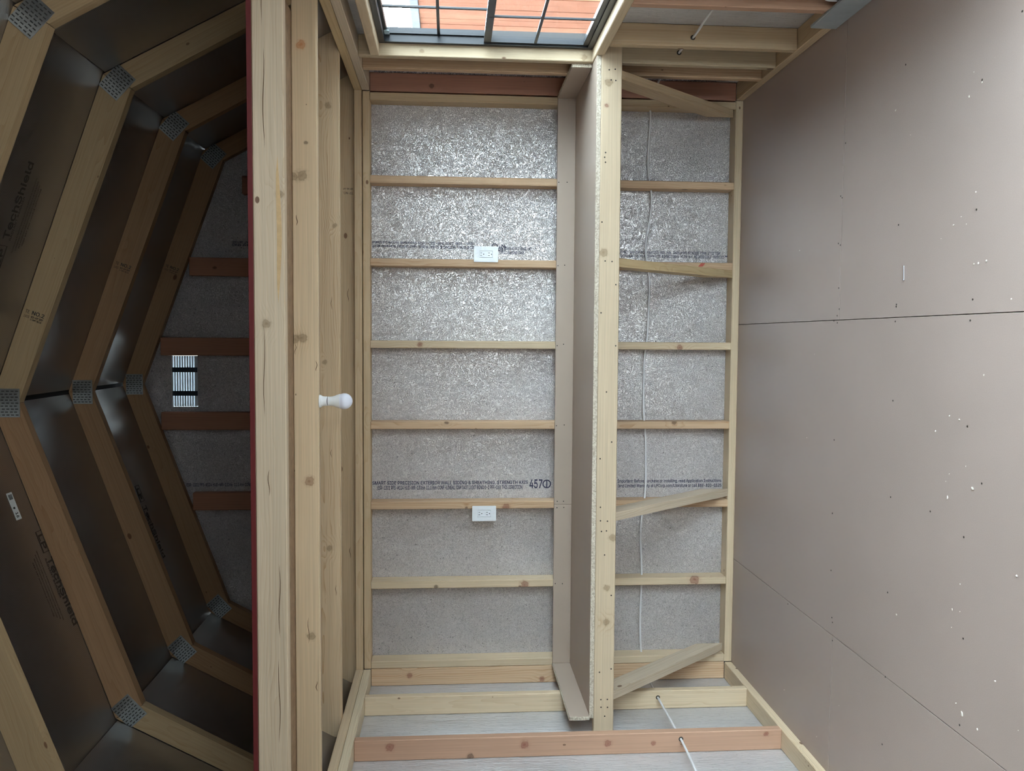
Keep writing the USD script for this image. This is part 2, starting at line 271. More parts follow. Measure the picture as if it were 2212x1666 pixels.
m_foil = mat('foil_barrier', {'g': ('geometry', {}), 'w': ('wave_texture', {'wave_type': 'bands', 'bands_direction': 'y', 'scale': 60.0, 'distortion': 1.0, 'detail': 1.0}), 'n': ('noise_texture', {'scale': 5.0, 'detail': 3.0}),
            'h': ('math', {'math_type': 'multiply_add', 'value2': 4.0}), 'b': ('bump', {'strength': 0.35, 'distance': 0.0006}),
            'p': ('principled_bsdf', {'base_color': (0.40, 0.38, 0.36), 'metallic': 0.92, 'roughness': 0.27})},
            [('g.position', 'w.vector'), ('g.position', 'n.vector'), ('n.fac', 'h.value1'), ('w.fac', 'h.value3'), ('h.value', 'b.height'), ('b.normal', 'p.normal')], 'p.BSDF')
m_galv = plain('galvanised_steel', (0.30, 0.32, 0.32), 0.42, metallic=0.9, var=0.12, scale=60)
m_slot = plain('punched_slot', (0.03, 0.03, 0.03), 0.8)
m_steel = plain('bright_steel', (0.42, 0.46, 0.52), 0.35, metallic=1.0)
m_nail = plain('nail_head', (0.035, 0.028, 0.022), 0.6)
m_red = plain('red_edge_paint', (0.11, 0.007, 0.008), 0.55)
m_deck = plain('deck_board', (0.30, 0.20, 0.12), 0.7, var=0.2, scale=30)
m_white = plain('white_plastic', (0.80, 0.82, 0.82), 0.32)
m_plate = plain('outlet_plastic', (0.80, 0.84, 0.86), 0.30)
m_globe = plain('frosted_globe', (0.74, 0.77, 0.86), 0.22)
m_cable = plain('cable_sheath', (0.72, 0.72, 0.72), 0.45)
m_black = plain('window_black', (0.015, 0.018, 0.022), 0.35)
m_slotd = plain('socket_slot', (0.03, 0.04, 0.045), 0.6)
m_chip = plain('wood_chip', (0.72, 0.68, 0.60), 0.8)
m_chalk = plain('red_lumber_crayon', (0.48, 0.11, 0.075), 0.8)
m_fence = [plain(f'fence_stain_{i}', c, 0.9, spec=0.03, var=0.12, scale=6) for i, c in enumerate([(0.185, 0.070, 0.033), (0.17, 0.062, 0.032), (0.22, 0.105, 0.055), (0.15, 0.062, 0.037)])]
m_cap = plain('weathered_grey', (0.07, 0.07, 0.078), 0.8, var=0.2)
m_grass = plain('pale_gravel', (0.20, 0.20, 0.20), 0.9, var=0.2, scale=8)
m_roofdark = plain('dark_ridge', (0.02, 0.02, 0.02), 0.9)
m_out = plain('outer_siding', (0.45, 0.42, 0.38), 0.7)
m_greyboard = plain('grey_weathered_board', (0.33, 0.355, 0.36), 0.6, var=0.12, scale=14)
m_dull = plain('vent_metal', (0.66, 0.70, 0.72), 0.4)
m_navy = plain('vent_bar', (0.02, 0.03, 0.045), 0.5)
m_stick = plain('sticker_paper', (0.62, 0.65, 0.63), 0.5)
m_tape = plain('window_label', (0.62, 0.80, 0.86), 0.4)
m_glass = mat('window_glass', {'lw': ('layer_weight', {'blend': 0.5}), 'fp': ('math', {'math_type': 'power', 'value2': 4.0}), 'f': ('math', {'math_type': 'multiply_add', 'value2': 0.30, 'value3': 0.02}), 't': ('transparent_bsdf', {'color': (0.94, 0.95, 0.955)}), 'gl': ('glossy_bsdf', {'color': (1, 1, 1), 'roughness': 0.02}), 'm': ('mix_closure', {})},
              [('lw.facing', 'fp.value1'), ('fp.value', 'f.value1'), ('f.value', 'm.fac'), ('t.BSDF', 'm.closure1'), ('gl.BSDF', 'm.closure2')], 'm.closure')

# ------------------------------------------------------------------ the room
YF = -5.60                                    # inner side of the front wall, behind the camera
JN = 0.0022
floor = thing('floor', kind='structure')
xs = [-0.15, 0.546, 1.762, 3.05]
ys = {0: [-5.7, -3.58, -1.144, 0.12], 1: [-5.7, -4.80, -2.36, 0.12], 2: [-5.7, -3.58, -1.128, 0.12]}
for i in range(3):
    for j in range(3):
        obj('floor_panel', cbox((xs[i] + JN / 2, ys[i][j] + JN / 2, -0.019), (xs[i + 1] - JN / 2, ys[i][j + 1] - JN / 2, 0), 0.0008), m_floor, floor)
obj('subfloor', cbox((-0.15, -5.7, -0.06), (3.05, 0.12, -0.021), 0.001), m_nail, floor)
DARKS = [(2.231, -1.113), (2.223, -1.124), (2.054, -1.103), (2.046, -1.121), (1.884, -1.117), (1.804, -1.126), (1.779, -1.11), (1.76, -1.084), (1.752, -1.113), (2.067, -1.538), (1.805, -1.541), (1.798, -1.54), (1.749, -1.537), (1.803, -1.953), (1.744, -1.945), (2.055, -1.955), (1.485, -1.538), (1.302, -1.114), (1.017, -1.116), (0.794, -1.119), (1.161, -1.543), (1.442, -1.95), (1.122, -1.952), (1.161, -1.779), (1.29, -2.025), (0.836, -1.543), (0.614, -1.137), (0.597, -1.143), (0.527, -1.147), (0.546, -1.546), (0.83, -1.967), (0.574, -1.965), (0.308, -1.539), (0.533, -0.713), (2.582, -1.551), (2.412, -1.959), (2.423, -1.14), (2.539, -2.118)]
for x, y in DARKS:
    obj('nail_head', disc((x, y, 0.0004), (0, 0, 1), 0.0030), m_nail, floor)

# back wall
back = thing('wall_back', kind='structure')
board('bottom_plate', (0, 0, 0), (W, D2, T2), w_pale, back)
board('top_plate', (-D2, 0, H - T2), (W + D2, D2, H), w_tan, back)
board('top_plate', (0.0, 0, H - 2 * T2 - .001), (W, D2, H - T2 - .0035), w_tan, back, c=.004)
STUDS = [(2.8652, w_tan), (2.4636, w_warm), (2.0572, w_warm), (1.6508, w_stud3), (1.2444, w_stud4), (.8380, w_stud5), (.4316, w_stud6), (.0205, w_pale)]
for x, m in STUDS:
    board('stud', (x - T2 / 2, 0, T2), (x + T2 / 2, D2, H - 2 * T2 - .001), m, back)
SY = 0.0895                                  # inner face of the back siding
GO = [(-.11, -.03), (-.11, 1.95), (-.045, 2.06), (.294, 2.685), (1.445, 3.09), (2.596, 2.685), (2.935, 2.06), (3.0, 1.95), (3.0, -.03)]
gable = Polygon(GO)
VENT = (1.331, 2.737, 1.588, 2.862)
cuts = [-.2, 0.838, 2.0572, 3.1]
panels = []
for a, b in zip(cuts[:-1], cuts[1:]):
    g = gable.intersection(sbox(a, -1, b, 4)).difference(sbox(*VENT))
    m = trimesh.creation.extrude_polygon(g, .011, engine='earcut'); v = np.array(m.vertices)
    m = trimesh.Trimesh(np.stack([v[:, 0], v[:, 2] + SY, v[:, 1]], 1), m.faces[:, ::-1], process=False)
    panels.append(obj('sheathing_panel', m, m_sheath, back))
# printing on the siding: reads down the wall at the left, up the wall at the right
ROW1 = 'Important: Before purchase or installing, read Application Instructions'
ROW2 = '(and Limited Warranty at LPCorp.com/Literature or call 888-820-0325'
CODE = 'ESR-1301 PFS-#124 HUD-MR-1306e  11.1 mm CONF-LINEAL  CSA 0437.0 EXT BOND 0-2 PFF-168 THIS DIRECTION'
SIDE = 'EXTERIOR WALL SIDING & SHEATHING.'
dn, up, lx, rx = (0, 0, -1), (0, 0, 1), (-1, 0, 0), (1, 0, 0)
def row_down(x, z0, z1, s, p, h=.0165, bold=True):
    text_at('printed_text', s, (x, SY - .0001, z0), dn, rx, h, abs(z1 - z0), m_ink, p, bold)
def row_up(x, z0, z1, s, p, h=.0135, bold=True):
    text_at('printed_text', s, (x, SY - .0001, z0), up, lx, h, abs(z1 - z0), m_ink, p, bold)
pm, pr = panels[1], panels[2]
row_down(.930, 1.872, 1.07, 'SMART SIDE PRECISION EXTERIOR WALL SIDING & SHEATHING. STRENGTH AXIS', pm, .017)
row_down(.904, 1.845, 1.10, CODE, pm, .019)
row_down(.908, 1.065, .995, '457', pm, .044)
ring = trimesh.creation.annulus(r_min=.017, r_max=.0225, height=.0006, sections=28)
obj('printed_logo', trimesh.util.concatenate([frame_mesh(ring, (.929, SY - .0004, .972), dn, rx), frame_mesh(trimesh.creation.box((.0055, .040, .0006)), (.929, SY - .0004, .972), dn, rx)]), m_ink, pm)
row_down(.934, .60, .045, ROW1, pm, .016)
row_down(.909, .60, .045, ROW2, pm, .016)
row_down(.927, 2.80, 2.10, CODE, pm, .016)
row_up(2.148, 1.06, 1.225, 'EXP-BOND-210 IN DIRECTION', pr)
row_up(2.128, 1.10, 1.225, 'IRC INSPECTED', pr)
row_up(2.151, 1.305, 1.868, SIDE + ' (and Limited Warranty at LP', pr)
row_up(2.169, 1.36, 1.868, 'CSA - ESR-1301 888-820-0325 Important: Before purchase', pr, .0125)
row_up(2.158, 1.19, 1.232, '457', pr, .030, True)
ring2 = trimesh.creation.annulus(r_min=.013, r_max=.017, height=.0006, sections=24)
obj('printed_logo', frame_mesh(ring2, (2.150, SY - .0004, 1.250), up, lx), m_ink, pr)
row_up(2.139, .075, .60, 'MILL ID LP  WALL SIDING & SHEATHING   APA   ESR-1301 PR-L124 HUD-MR-1306e', pr)
row_up(2.120, .055, .60, '10 2022   THIS SIDE IN   PR-N124 PANEL GRADE 11.1 mm CSA 0437.0 PFS TECO', pr)
obj('printed_logo', frame_mesh(trimesh.creation.box((.020, .0045, .0006)), (2.118, SY - .0004, .040), up, lx), m_ink, pr)
row_up(2.160, 2.42, 2.56, 'IMPORTANT: BEFORE', pr, .011)
row_up(2.146, 2.42, 2.56, 'PURCHASE READ', pr, .011)
# gable studs, flat against the siding above the loft
def rafter_in(x): return 2.992 - .3655 * abs(x - MIDX)
for x in (.45, .857, 1.262, 1.633, 2.028, 2.43):
    z = min(rafter_in(x - .0445), rafter_in(x + .0445)) - .003
    if x in (.45, 2.43): z = 2.46 if x < 1 else 2.50
    board('gable_stud', (x - .0445, SY - .0425, 2.041), (x + .0445, SY - .0005, z), w_gable, back)
obj('lumber_mark', trimesh.creation.extrude_polygon(Polygon([(0, 0), (.018, -.016), (.018, -.038), (.001, -.024)]), .0005, engine='earcut').apply_transform(np.array([[1, 0, 0, 2.055], [0, 0, -1, -.0001], [0, 1, 0, .218], [0, 0, 0, 1]])), m_chalk, back)

# left wall
def side_wall(name, s):
    """s = -1 the left wall (inner plane x = 0), +1 the right one (inner plane x = W)"""
    X = (lambda a, b: (-b, -a)) if s < 0 else (lambda a, b: (W + a, W + b))
    t = thing(name, kind='structure')
    a, b = X(0, D2)
    return t, X, a, b
left, LX, a, b = side_wall('wall_left', -1)
board('bottom_plate', (a, YF, 0), (b, -.0008, T2), w_pale, left)
board('top_plate', (a, YF, H - T2), (b, -.0008, H), w_pale, left)
board('top_plate', (a, YF, H - 2 * T2 - .001), (b, -.0008, H - T2 - .001), w_lplate, left)
ZS = (T2, H - 2 * T2 - .001)
for y, m in [(0.0, w_left3), (-.343, w_pale), (-.773, w_left1), (-1.18, w_tan), (-1.59, w_pale), (-2.0, w_tan), (-2.4, w_pale), (-2.81, w_warm), (-3.2, w_pale), (-3.6, w_tan), (-4.0, w_pale), (-4.4, w_tan), (-4.8, w_pale), (-5.2, w_tan)]:
    board('stud', (a, y, ZS[0]), (b, y + T2, ZS[1]), m, left)
for y0, y1 in [(-5.72, -3.581), (-3.5812, -1.162), (-1.1622, .089)]:
    obj('sheathing_panel', cbox((-D2 - .0115, y0, -.03), (-D2 - .0005, y1, 1.955), .0008), m_sheath_side, left)

# right wall: window opening y -1.445..-0.525, z 0.861..1.782; doorway y -5.2..-2.75 beside the camera, standing open
WY0, WY1, WZ0, WZ1 = -1.445, -.525, .861, 1.782
DY0, DY1, DZ = -5.2, -2.5, 1.86
right, RX, a, b = side_wall('wall_right', 1)
board('bottom_plate', (a, DY1, 0), (b, -.0008, T2), w_tan, right)
board('bottom_plate', (a, YF, 0), (b, DY0, T2), w_tan, right)
board('top_plate', (a, YF, H - T2), (b, -.0008, H), w_ochre, right)
board('top_plate', (a, YF, H - 2 * T2 - .001), (b, -.0008, H - T2 - .001), w_grey, right)
for y, m in [(0.0, w_corner), (-.355, w_warm), (WY1, w_jamb), (WY0 - T2, w_pale), (-1.98, w_tan), (-2.38, w_pale), (DY1, w_pale), (DY0 - T2, w_pale)]:
    board('stud', (a, y, ZS[0]), (b, y + T2, ZS[1]), m, right)
for y, m in [(-.757, w_tan), (-1.181, w_pink)]:
    board('cripple_stud', (a, y, T2), (b, y + T2, WZ0 - T2), m, right)
board('window_header', (a, WY0, WZ1), (b, WY1 - .0006, WZ1 + T2), w_pale, right)
board('window_sill_plate', (a, WY0, WZ0 - T2), (b, WY1 - .0006, WZ0), w_pale, right)
board('door_header', (a, DY0, DZ - .0), (b, DY1, ZS[1]), w_tan, right)
xo = W + D2
for lo, hi in [((-2.41, -.03), (.089, WZ0 - .012)), ((-2.41, WZ1 + .012), (.089, 1.955)), ((WY1 + .012, WZ0 - .011), (.089, WZ1 + .011)), ((-2.41, WZ0 - .011), (WY0 - .012, WZ1 + .011)),
               ((DY1 + .002, -.03), (-2.411, 1.955)), ((DY0 - .002, DZ), (DY1 + .001, 1.955)), ((-5.72, -.03), (DY0 - .003, 1.955))]:
    obj('sheathing_panel', cbox((xo + .0005, lo[0], lo[1]), (xo + .0115, hi[0], hi[1]), .0006), m_sheath_side, right)
text_at('printed_text', CODE, (xo, -.02, 1.85), dn, (0, 1, 0), .012, 1.7, m_ink, right)
text_at('printed_text', ROW2 + ' ' + SIDE, (xo, -.004, 1.83), dn, (0, 1, 0), .012, 1.7, m_ink, right)

front = thing('wall_front', kind='structure')      # the gable behind the camera, with an unseen opening added for frontal fill light
FX0, FX1 = 2.42, 2.80
fm = trimesh.creation.extrude_polygon(gable.difference(sbox(FX0, -1, FX1, DZ)), .011, engine='earcut'); v = np.array(fm.vertices)
obj('sheathing_panel', trimesh.Trimesh(np.stack([v[:, 0], v[:, 2] + YF - .012, v[:, 1]], 1), fm.faces[:, ::-1], process=False), m_sheath, front)
board('bottom_plate', (0, YF, 0), (FX0, YF + D2, T2), w_pale, front)
board('top_plate', (0, YF, H - 2 * T2), (W, YF + D2, H), w_pale, front)
for x in (.0205, .4316, .838, FX0 - T2 / 2 - .001, FX1 + T2 / 2 + .001):
    board('stud', (x - T2 / 2, YF, T2), (x + T2 / 2, YF + D2, H - 2 * T2 - .001), w_pale, front)

# roof: foil-faced sheets on the trusses, a dark slot left open along the ridge
roof = thing('roof', kind='structure')
OUT, KN = (1.445, 3.0855), (2.594, 2.681)
def slab(p, q, y0, y1, t, name, m):
    p, q = np.array(p), np.array(q); d = (q - p) / np.hypot(*(q - p)); n = np.array([-d[1], d[0]])
    if n[1] < 0: n = -n
    pts = [p + n * .0006, q + n * .0006, q + n * t, p + n * t]
    e = trimesh.creation.extrude_polygon(Polygon(pts), y1 - y0, engine='earcut'); v = np.array(e.vertices)
    return obj(name, trimesh.Trimesh(np.stack([v[:, 0], v[:, 2] + y0, v[:, 1]], 1), e.faces[:, ::-1], process=False), m, roof)
mir = lambda p: (2 * MIDX - p[0], p[1])
UP = {}
for s in (1, -1):
    fl = (lambda p: p) if s > 0 else mir
    for y0, y1 in [(-5.72, -3.601), (-3.598, -1.1685), (-1.1655, .105)]:
        g = .009
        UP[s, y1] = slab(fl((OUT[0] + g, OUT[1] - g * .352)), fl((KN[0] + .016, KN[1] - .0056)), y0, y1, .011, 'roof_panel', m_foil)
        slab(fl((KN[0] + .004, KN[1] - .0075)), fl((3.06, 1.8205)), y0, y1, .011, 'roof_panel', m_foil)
    slab(fl((MIDX + .02, 3.0922)), fl((2.6125, 2.6875)), -5.74, .12, .008, 'shingle_layer', m_roofdark)
    slab(fl((2.6045, 2.693)), fl((3.09, 1.797)), -5.74, .12, .008, 'shingle_layer', m_roofdark)
obj('ridge_cap', cbox((MIDX - .12, -5.72, 3.098), (MIDX + .12, .11, 3.115), .002), m_roofdark, roof)
sl = .3516 / math.hypot(1, .3516); cl = 1 / math.hypot(1, .3516)
def on_slope(x, y, s): return (x, y, 3.0855 - .3516 * abs(x - MIDX) - .0002)
def brand(x0, y, s, par):
    """LP in its box and the trade line, as printed on the foil; s the side of the roof"""
    d, u = (s * cl, 0, -sl), (0, -s, 0)
    o = lambda dx, dy=0: on_slope(x0 + s * dx * cl, y - s * dy, s)
    text_at('printed_text', 'LP', o(.010), d, u, .026, .058, m_stamp, par, True)
    fr = Polygon([(0, 0), (.08, 0), (.08, .047), (0, .047)]).difference(Polygon([(.002, .006), (.078, .006), (.078, .0455), (.002, .0455)]))
    obj('printed_logo', frame_mesh(trimesh.creation.extrude_polygon(fr, .0006, engine='earcut'), o(0, -.010), d, u), m_stamp, par)
    text_at('printed_text', 'TechShield', o(.098), d, u, .033, .262, m_stamp, par, True)
    text_at('printed_text', 'RADIANT BARRIER', o(.098, -.016), d, u, .010, .15, m_stamp, par)
    for r, ln in enumerate(('PERFORMANCE OF RADIANT BARRIER SHEATHING DEPENDS ON INSTALLATION', 'IMPORTANT: INSTALL FOIL FACE TOWARD THE AIR SPACE', 'READ APPLICATION INSTRUCTIONS BEFORE USE OR INSTALLATION', 'KEEP DRY AND HANDLE WITH CARE')):
        text_at('printed_text', ln, o(.06 + .01 * r, -.050 - .016 * r), d, u, .0055, .26 - .02 * r, m_stamp, par)
brand(.990, -.257, -1, UP[-1, .105])
brand(.993, -1.196, -1, UP[-1, -1.1685])
brand(1.895, -1.405, 1, UP[1, -1.1685])

# ground and fence outside
obj('ground', cbox((-30, -30, -.40), (40, 40, -.30), .01), m_grass, kind='structure')

# ------------------------------------------------------------------ window
win = thing('window_1', kind='structure')
xa, xb = W + .052, W + .112
def wbar(name, y0, y1, z0, z1, x0, x1, par, m=None, c=.0015): return obj(name, cbox((x0, y0, z0), (x1, y1, z1), c), m or m_black, par)
FW = .024
fr = Polygon([(WY0, WZ0), (WY1 - .001, WZ0), (WY1 - .001, WZ1), (WY0, WZ1)]).difference(sbox(WY0 + FW, WZ0 + FW, WY1 - FW, WZ1 - FW))
def yz_prism(g, x0, x1):
    e = trimesh.creation.extrude_polygon(g, x1 - x0, engine='earcut'); v = np.array(e.vertices)
    return trimesh.Trimesh(np.stack([v[:, 2] + x0, v[:, 0], v[:, 1]], 1), e.faces, process=False)
obj('window_frame', yz_prism(fr, xa, xb), m_black, win)
ZM = 1.318
def sash(y0, y1, z0, z1, x0, x1, w, rail):
    g = Polygon([(y0, z0), (y1, z0), (y1, z1), (y0, z1)]).difference(sbox(y0 + w, z0 + (rail if z0 > 1.2 else .022), y1 - w, z1 - (rail if z1 < 1.5 else w)))
    s = obj('sash', yz_prism(g, x0, x1), m_black, win)
    xm = (x0 + x1) / 2
    obj('pane', cbox((xm - .002, y0 + w - .004, z0 + .012), (xm + .002, y1 - w + .004, z1 - .012), .0003), m_glass, s)
    zc = (z0 + z1) / 2 + (0.004 if z0 < 1.2 else -.004)
    obj('muntin', cbox((xm - .012, y0 + w, zc - .006), (xm - .0025, y1 - w, zc + .006), .001), m_black, s)
    for k in (1, 2):
        yc = y0 + w + (y1 - y0 - 2 * w) * k / 3
        for a2, b2 in ((z0 + .014, zc - .006), (zc + .006, z1 - .014)):
            obj('muntin', cbox((xm - .011, yc - .005, a2), (xm - .003, yc + .005, b2), .001), m_black, s)
    return s
sash(WY0 + FW, WY1 - FW, WZ0 + FW, ZM + .017, xa + .006, xa + .028, .016, .030)
us = sash(WY0 + FW, WY1 - FW, ZM - .012, WZ1 - FW, xa + .032, xa + .054, .012, .026)
obj('window_label', cbox((xa + .028, -.600, 1.735), (xa + .0305, -.552, 1.757), .0005), m_tape, win)

# ------------------------------------------------------------------ things: loft
YJ = [-1.7727, -1.1631, -.5535, .045]
JL = ['front loft joist, weathered pale two-by-four right under the red deck edge', 'second loft joist with big brown knots, carrying the white lampholder',
      'third loft joist, pale with small knots, behind the lampholder', 'rear loft joist lying on the back wall top plate, stamped with grade mark']
m_check = plain('drying_check', (0.16, 0.10, 0.055), 0.8)
m_resin = plain('resin_streak', (0.56, 0.38, 0.19), 0.6, var=0.12, scale=40)
CHECKS = {YJ[0]: [(3.0, 2.56, 2.007, .0035), (2.50, 2.22, 2.005, .0028), (2.20, 1.78, 1.966, .014), (1.72, 1.45, 2.010, .0022), (1.02, .80, 1.972, .0030), (.74, .48, 1.975, .0026), (1.30, 1.22, 2.0, .0025)],
          YJ[1]: [(2.12, 2.08, 2.022, .003), (1.60, 1.56, 1.956, .0028), (1.66, 1.62, 2.030, .002), (.42, .38, 1.962, .003), (.66, .56, 1.99, .0022)],
          YJ[2]: [(1.86, 1.80, 1.985, .0022), (1.20, 1.16, 1.99, .0022), (.60, .55, 1.972, .0022)], YJ[3]: [(1.93, 1.86, 1.985, .003), (.62, .56, 1.98, .003)]}
for y, m, l in zip(YJ, (w_joist1, w_joist2, w_joist3, w_tan), JL):
    jo = board('loft_joist', (-D2 + .002, y, H + .0004), (W + D2 - .002, y + T2, H + D2), m, label=l, cat='joist', group='joists under the loft')
    for x0, x1, z, w_ in CHECKS.get(y, ()):
        q = np.linspace(0, 1, 9); zz_ = z + .0022 * np.sin(q * 7 + x0 * 9); hw = w_ * np.sin(q * math.pi) ** .6 / 2
        g = Polygon(list(zip(x0 + (x1 - x0) * q, zz_ + hw)) + list(zip(x0 + (x1 - x0) * q, zz_ - hw))[::-1]).buffer(0)
        e = [trimesh.creation.extrude_polygon(k_, .0005, engine='earcut') for k_ in getattr(g, 'geoms', [g]) if k_.area > 1e-8]
        e = trimesh.util.concatenate(e); v = np.array(e.vertices)
        obj('drying_check' if w_ < .006 else 'resin_streak', trimesh.Trimesh(np.stack([v[:, 0], v[:, 2] + y - .0004, v[:, 1]], 1), e.faces[:, ::-1], process=False), m_check if w_ < .006 else m_resin, jo)
    if y == YJ[3]:
        text_at('grade_stamp', 'TP NO.', (2.405, y - .0002, 1.958), up, lx, .011, .05, m_stamp, jo)
        text_at('grade_stamp', 'SPF KD-HT', (2.424, y - .0002, 1.958), up, lx, .007, .05, m_stamp, jo, True)
deck = thing('loft_deck', 'loft deck of sheet board with a red painted front edge, seen above the joists', 'deck')
obj('deck_board', cbox((.056, YJ[0] - .001, H + D2 + .0006), (W - .06, SY - .044, H + D2 + .013), .001), m_deck, deck)
obj('front_edge', cbox((.056, YJ[0] - .0035, H + D2 - .0005), (W - .06, YJ[0] - .0011, H + D2 + .0135), .0006), m_red, deck, label='red painted edge')

TL = ['nearest gambrel roof truss at the front edge of the loft, cut by the picture edge', 'second roof truss above the loft, with the clearest NO.2 grade stamp',
      'third roof truss above the loft, streaked brown rafter on its left side', 'rear roof truss standing against the gable wall with the louvred vent']
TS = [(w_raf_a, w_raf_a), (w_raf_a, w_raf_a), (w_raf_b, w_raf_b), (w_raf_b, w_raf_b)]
def gusset(par, c, ang, y, seed):
    """toothed nail plate on the near side of a joint"""
    w, h = .101, .081
    m = cbox((-w / 2, -.0009, -h / 2), (w / 2, .0009, h / 2), .0003)
    A = trimesh.transformations.rotation_matrix(ang, [0, 1, 0]); A[:3, 3] = (c[0], y - .0012, c[1]); m.apply_transform(A)
    p = obj('gusset_plate', m, m_galv, par)
    q = []
    r = np.random.default_rng(seed)
    for i in range(9):
        for j in range(5):
            x = -w / 2 + .008 + i * .0105; z = -h / 2 + .010 + j * .0152 + (.004 if i % 2 else 0)
            q.append(trimesh.creation.box((.0034, .0008, .0095), trimesh.transformations.translation_matrix((x, -.0012, z + r.normal(0, .0004)))))
    s = trimesh.util.concatenate(q); s.apply_transform(A)
    obj('punched_slots', s, m_slot, p, kind='stuff')
for k, y in enumerate([YJ[0], YJ[1], YJ[2], .040]):
    y1 = y + T2
    t = thing('roof_truss', TL[k], 'roof truss', 'gambrel trusses above the loft')
    mu, ml = TS[k]
    for s in (1, -1):
        fl = (lambda p: p) if s > 0 else mir
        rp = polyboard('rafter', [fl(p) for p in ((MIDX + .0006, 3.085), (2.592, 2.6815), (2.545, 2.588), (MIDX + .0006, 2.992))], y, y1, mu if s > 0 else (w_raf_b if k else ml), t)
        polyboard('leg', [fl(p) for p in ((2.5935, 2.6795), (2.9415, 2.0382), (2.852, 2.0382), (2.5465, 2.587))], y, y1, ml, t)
        gusset(t, fl((2.566, 2.634)), s * math.radians(42), y, 10 * k + s + 3)
        if s > 0 and k:
            sx = [None, 1.768, 1.990, 2.028][k]
            d = np.array([cl, 0, -sl]); n = np.array([sl, 0, cl]); zc = 3.0855 - .3516 * (sx - MIDX)
            c0 = np.array([sx, y - .0002, zc]) - n * .010
            acr = -n                                                   # across the rafter
            text_at('grade_stamp', 'NO.2', c0 - n * .022, acr, d, .013, .044, m_stamp, rp, True)
            text_at('grade_stamp', 'TE', c0 + d * .0, acr, d, .012, .014, m_stamp, rp)
            text_at('grade_stamp', 'LV15', c0 - d * .016, acr, d, .009, .018, m_stamp, rp)
            text_at('grade_stamp', 'KD-HT SPF', c0 - d * .012 - n * .024, acr, d, .007, .042, m_stamp, rp, True)
            text_at('grade_stamp', 'S-DRY NLGA', c0 - d * .021 - n * .024, acr, d, .006, .040, m_stamp, rp)
    gusset(t, (MIDX, 3.028), 0, y, 10 * k + 5)

sticker = thing('barcode_sticker', 'small white barcode sticker on the foil roof sheet left of the ridge', 'sticker')
d, u = np.array((-cl, 0, -sl)), np.array((0, 1, 0))
o = np.array(on_slope(1.145, -1.288, -1))
nn = np.cross(d, u)
sm = trimesh.creation.box((.098, .036, .0005)); sm.apply_translation((.049, .018, 0))
obj('paper', frame_mesh(sm, o, d, u), m_stick, sticker)
bars = [trimesh.creation.box((.018, w_, .0004), trimesh.transformations.translation_matrix((.016, .006 + i * .0028, .0005))) for i, w_ in enumerate(np.random.default_rng(3).uniform(.0006, .002, 9))]
obj('barcode', frame_mesh(trimesh.util.concatenate(bars), o, d, u), m_stamp, sticker)
text_at('printed_text', '9', o + d * .050 + u * .008 + nn * .0004, d, u, .011, .009, m_stamp, sticker, True)
text_at('printed_text', '16', o + d * .070 + u * .010 + nn * .0004, d, u, .015, .020, m_stamp, sticker, True)

vent = thing('gable_vent', 'small louvred metal vent letting daylight through the gable wall', 'vent')
x0, z0, x1, z1 = VENT
vf = sbox(x0 - .006, z0 - .006, x1 + .006, z1 + .006).difference(sbox(x0 + .001, z0 + .001, x1 - .001, z1 - .001))
e = trimesh.creation.extrude_polygon(vf, .006, engine='earcut'); v = np.array(e.vertices)
obj('flange', trimesh.Trimesh(np.stack([v[:, 0], v[:, 2] + SY + .0118, v[:, 1]], 1), e.faces[:, ::-1], process=False), m_dull, vent)
for k in range(10):                     # each louvre: a blade sloping out and down behind an upright lip
    z = z0 + .0065 + k * .01235
    bl = trimesh.creation.box((x1 - x0 - .003, .0215, .0012)); bl.apply_transform(trimesh.transformations.rotation_matrix(math.radians(-50), [1, 0, 0])); bl.apply_translation(((x0 + x1) / 2, SY + .0085, z))
    lip = cbox((x0 + .0015, SY - .0012, z + .0030), (x1 - .0015, SY + .0006, z + .0092), .0004)
    obj('louvre', trimesh.util.concatenate([bl, lip]), m_dull, vent)
for xx_ in (x0 + (x1 - x0) * .26, x0 + (x1 - x0) * .72):
    obj('bar', cbox((xx_ - .012, SY - .004, z0 + .001), (xx_ + .012, SY - .0015, z1 - .001), .0006), m_navy, vent)

deck2 = thing('loft_deck', 'added unseen front deck that keeps doorway light off the roof', 'deck')  # unseen deck, added to block door light from the roof space
obj('deck_board', cbox((.0, YF + .004, H + .0006), (W, -3.47, H + .016), .001), m_deck, deck2)

# ------------------------------------------------------------------ lamp
lx_, ly_ = 1.4515, YJ[1] + .019
def lathe(profile, n=36):
    p = np.array(profile); m = trimesh.creation.revolve(p, sections=n); return m
def hang(m): m.apply_translation((lx_, ly_, H)); return m
holder = thing('lampholder', 'white plastic lampholder screwed under the second loft joist', 'lampholder')
obj('flange', hang(lathe([(0, -.0066), (.022, -.0066), (.0232, -.005), (.0237, -.0002), (0, -.0002)][::-1])), m_white, holder, smooth=35)
obj('socket', hang(lathe([(0, -.028), (.0165, -.028), (.0172, -.0268), (.0176, -.016), (.0192, -.0095), (.0222, -.0064), (0, -.0064)][::-1])), m_white, holder, smooth=35)
bulb = thing('light_bulb', 'unlit white LED bulb with a frosted globe, screwed into the lampholder', 'light bulb')
obj('screw_base', hang(lathe([(0, -.0305), (.0135, -.0305), (.0135, -.0281), (0, -.0281)][::-1])), m_slot, bulb)
obj('housing', hang(lathe([(0, -.074), (.0268, -.0738), (.0262, -.072), (.0235, -.064), (.0195, -.054), (.0172, -.045), (.0166, -.038), (.0170, -.031), (.0162, -.0306), (0, -.0306)][::-1])), m_white, bulb, smooth=35)
gp = [(.0266, -.0741)] + [(.0293 * math.cos(t), -.0895 - .0293 * math.sin(t)) for t in np.linspace(-.48, math.pi / 2, 14)]
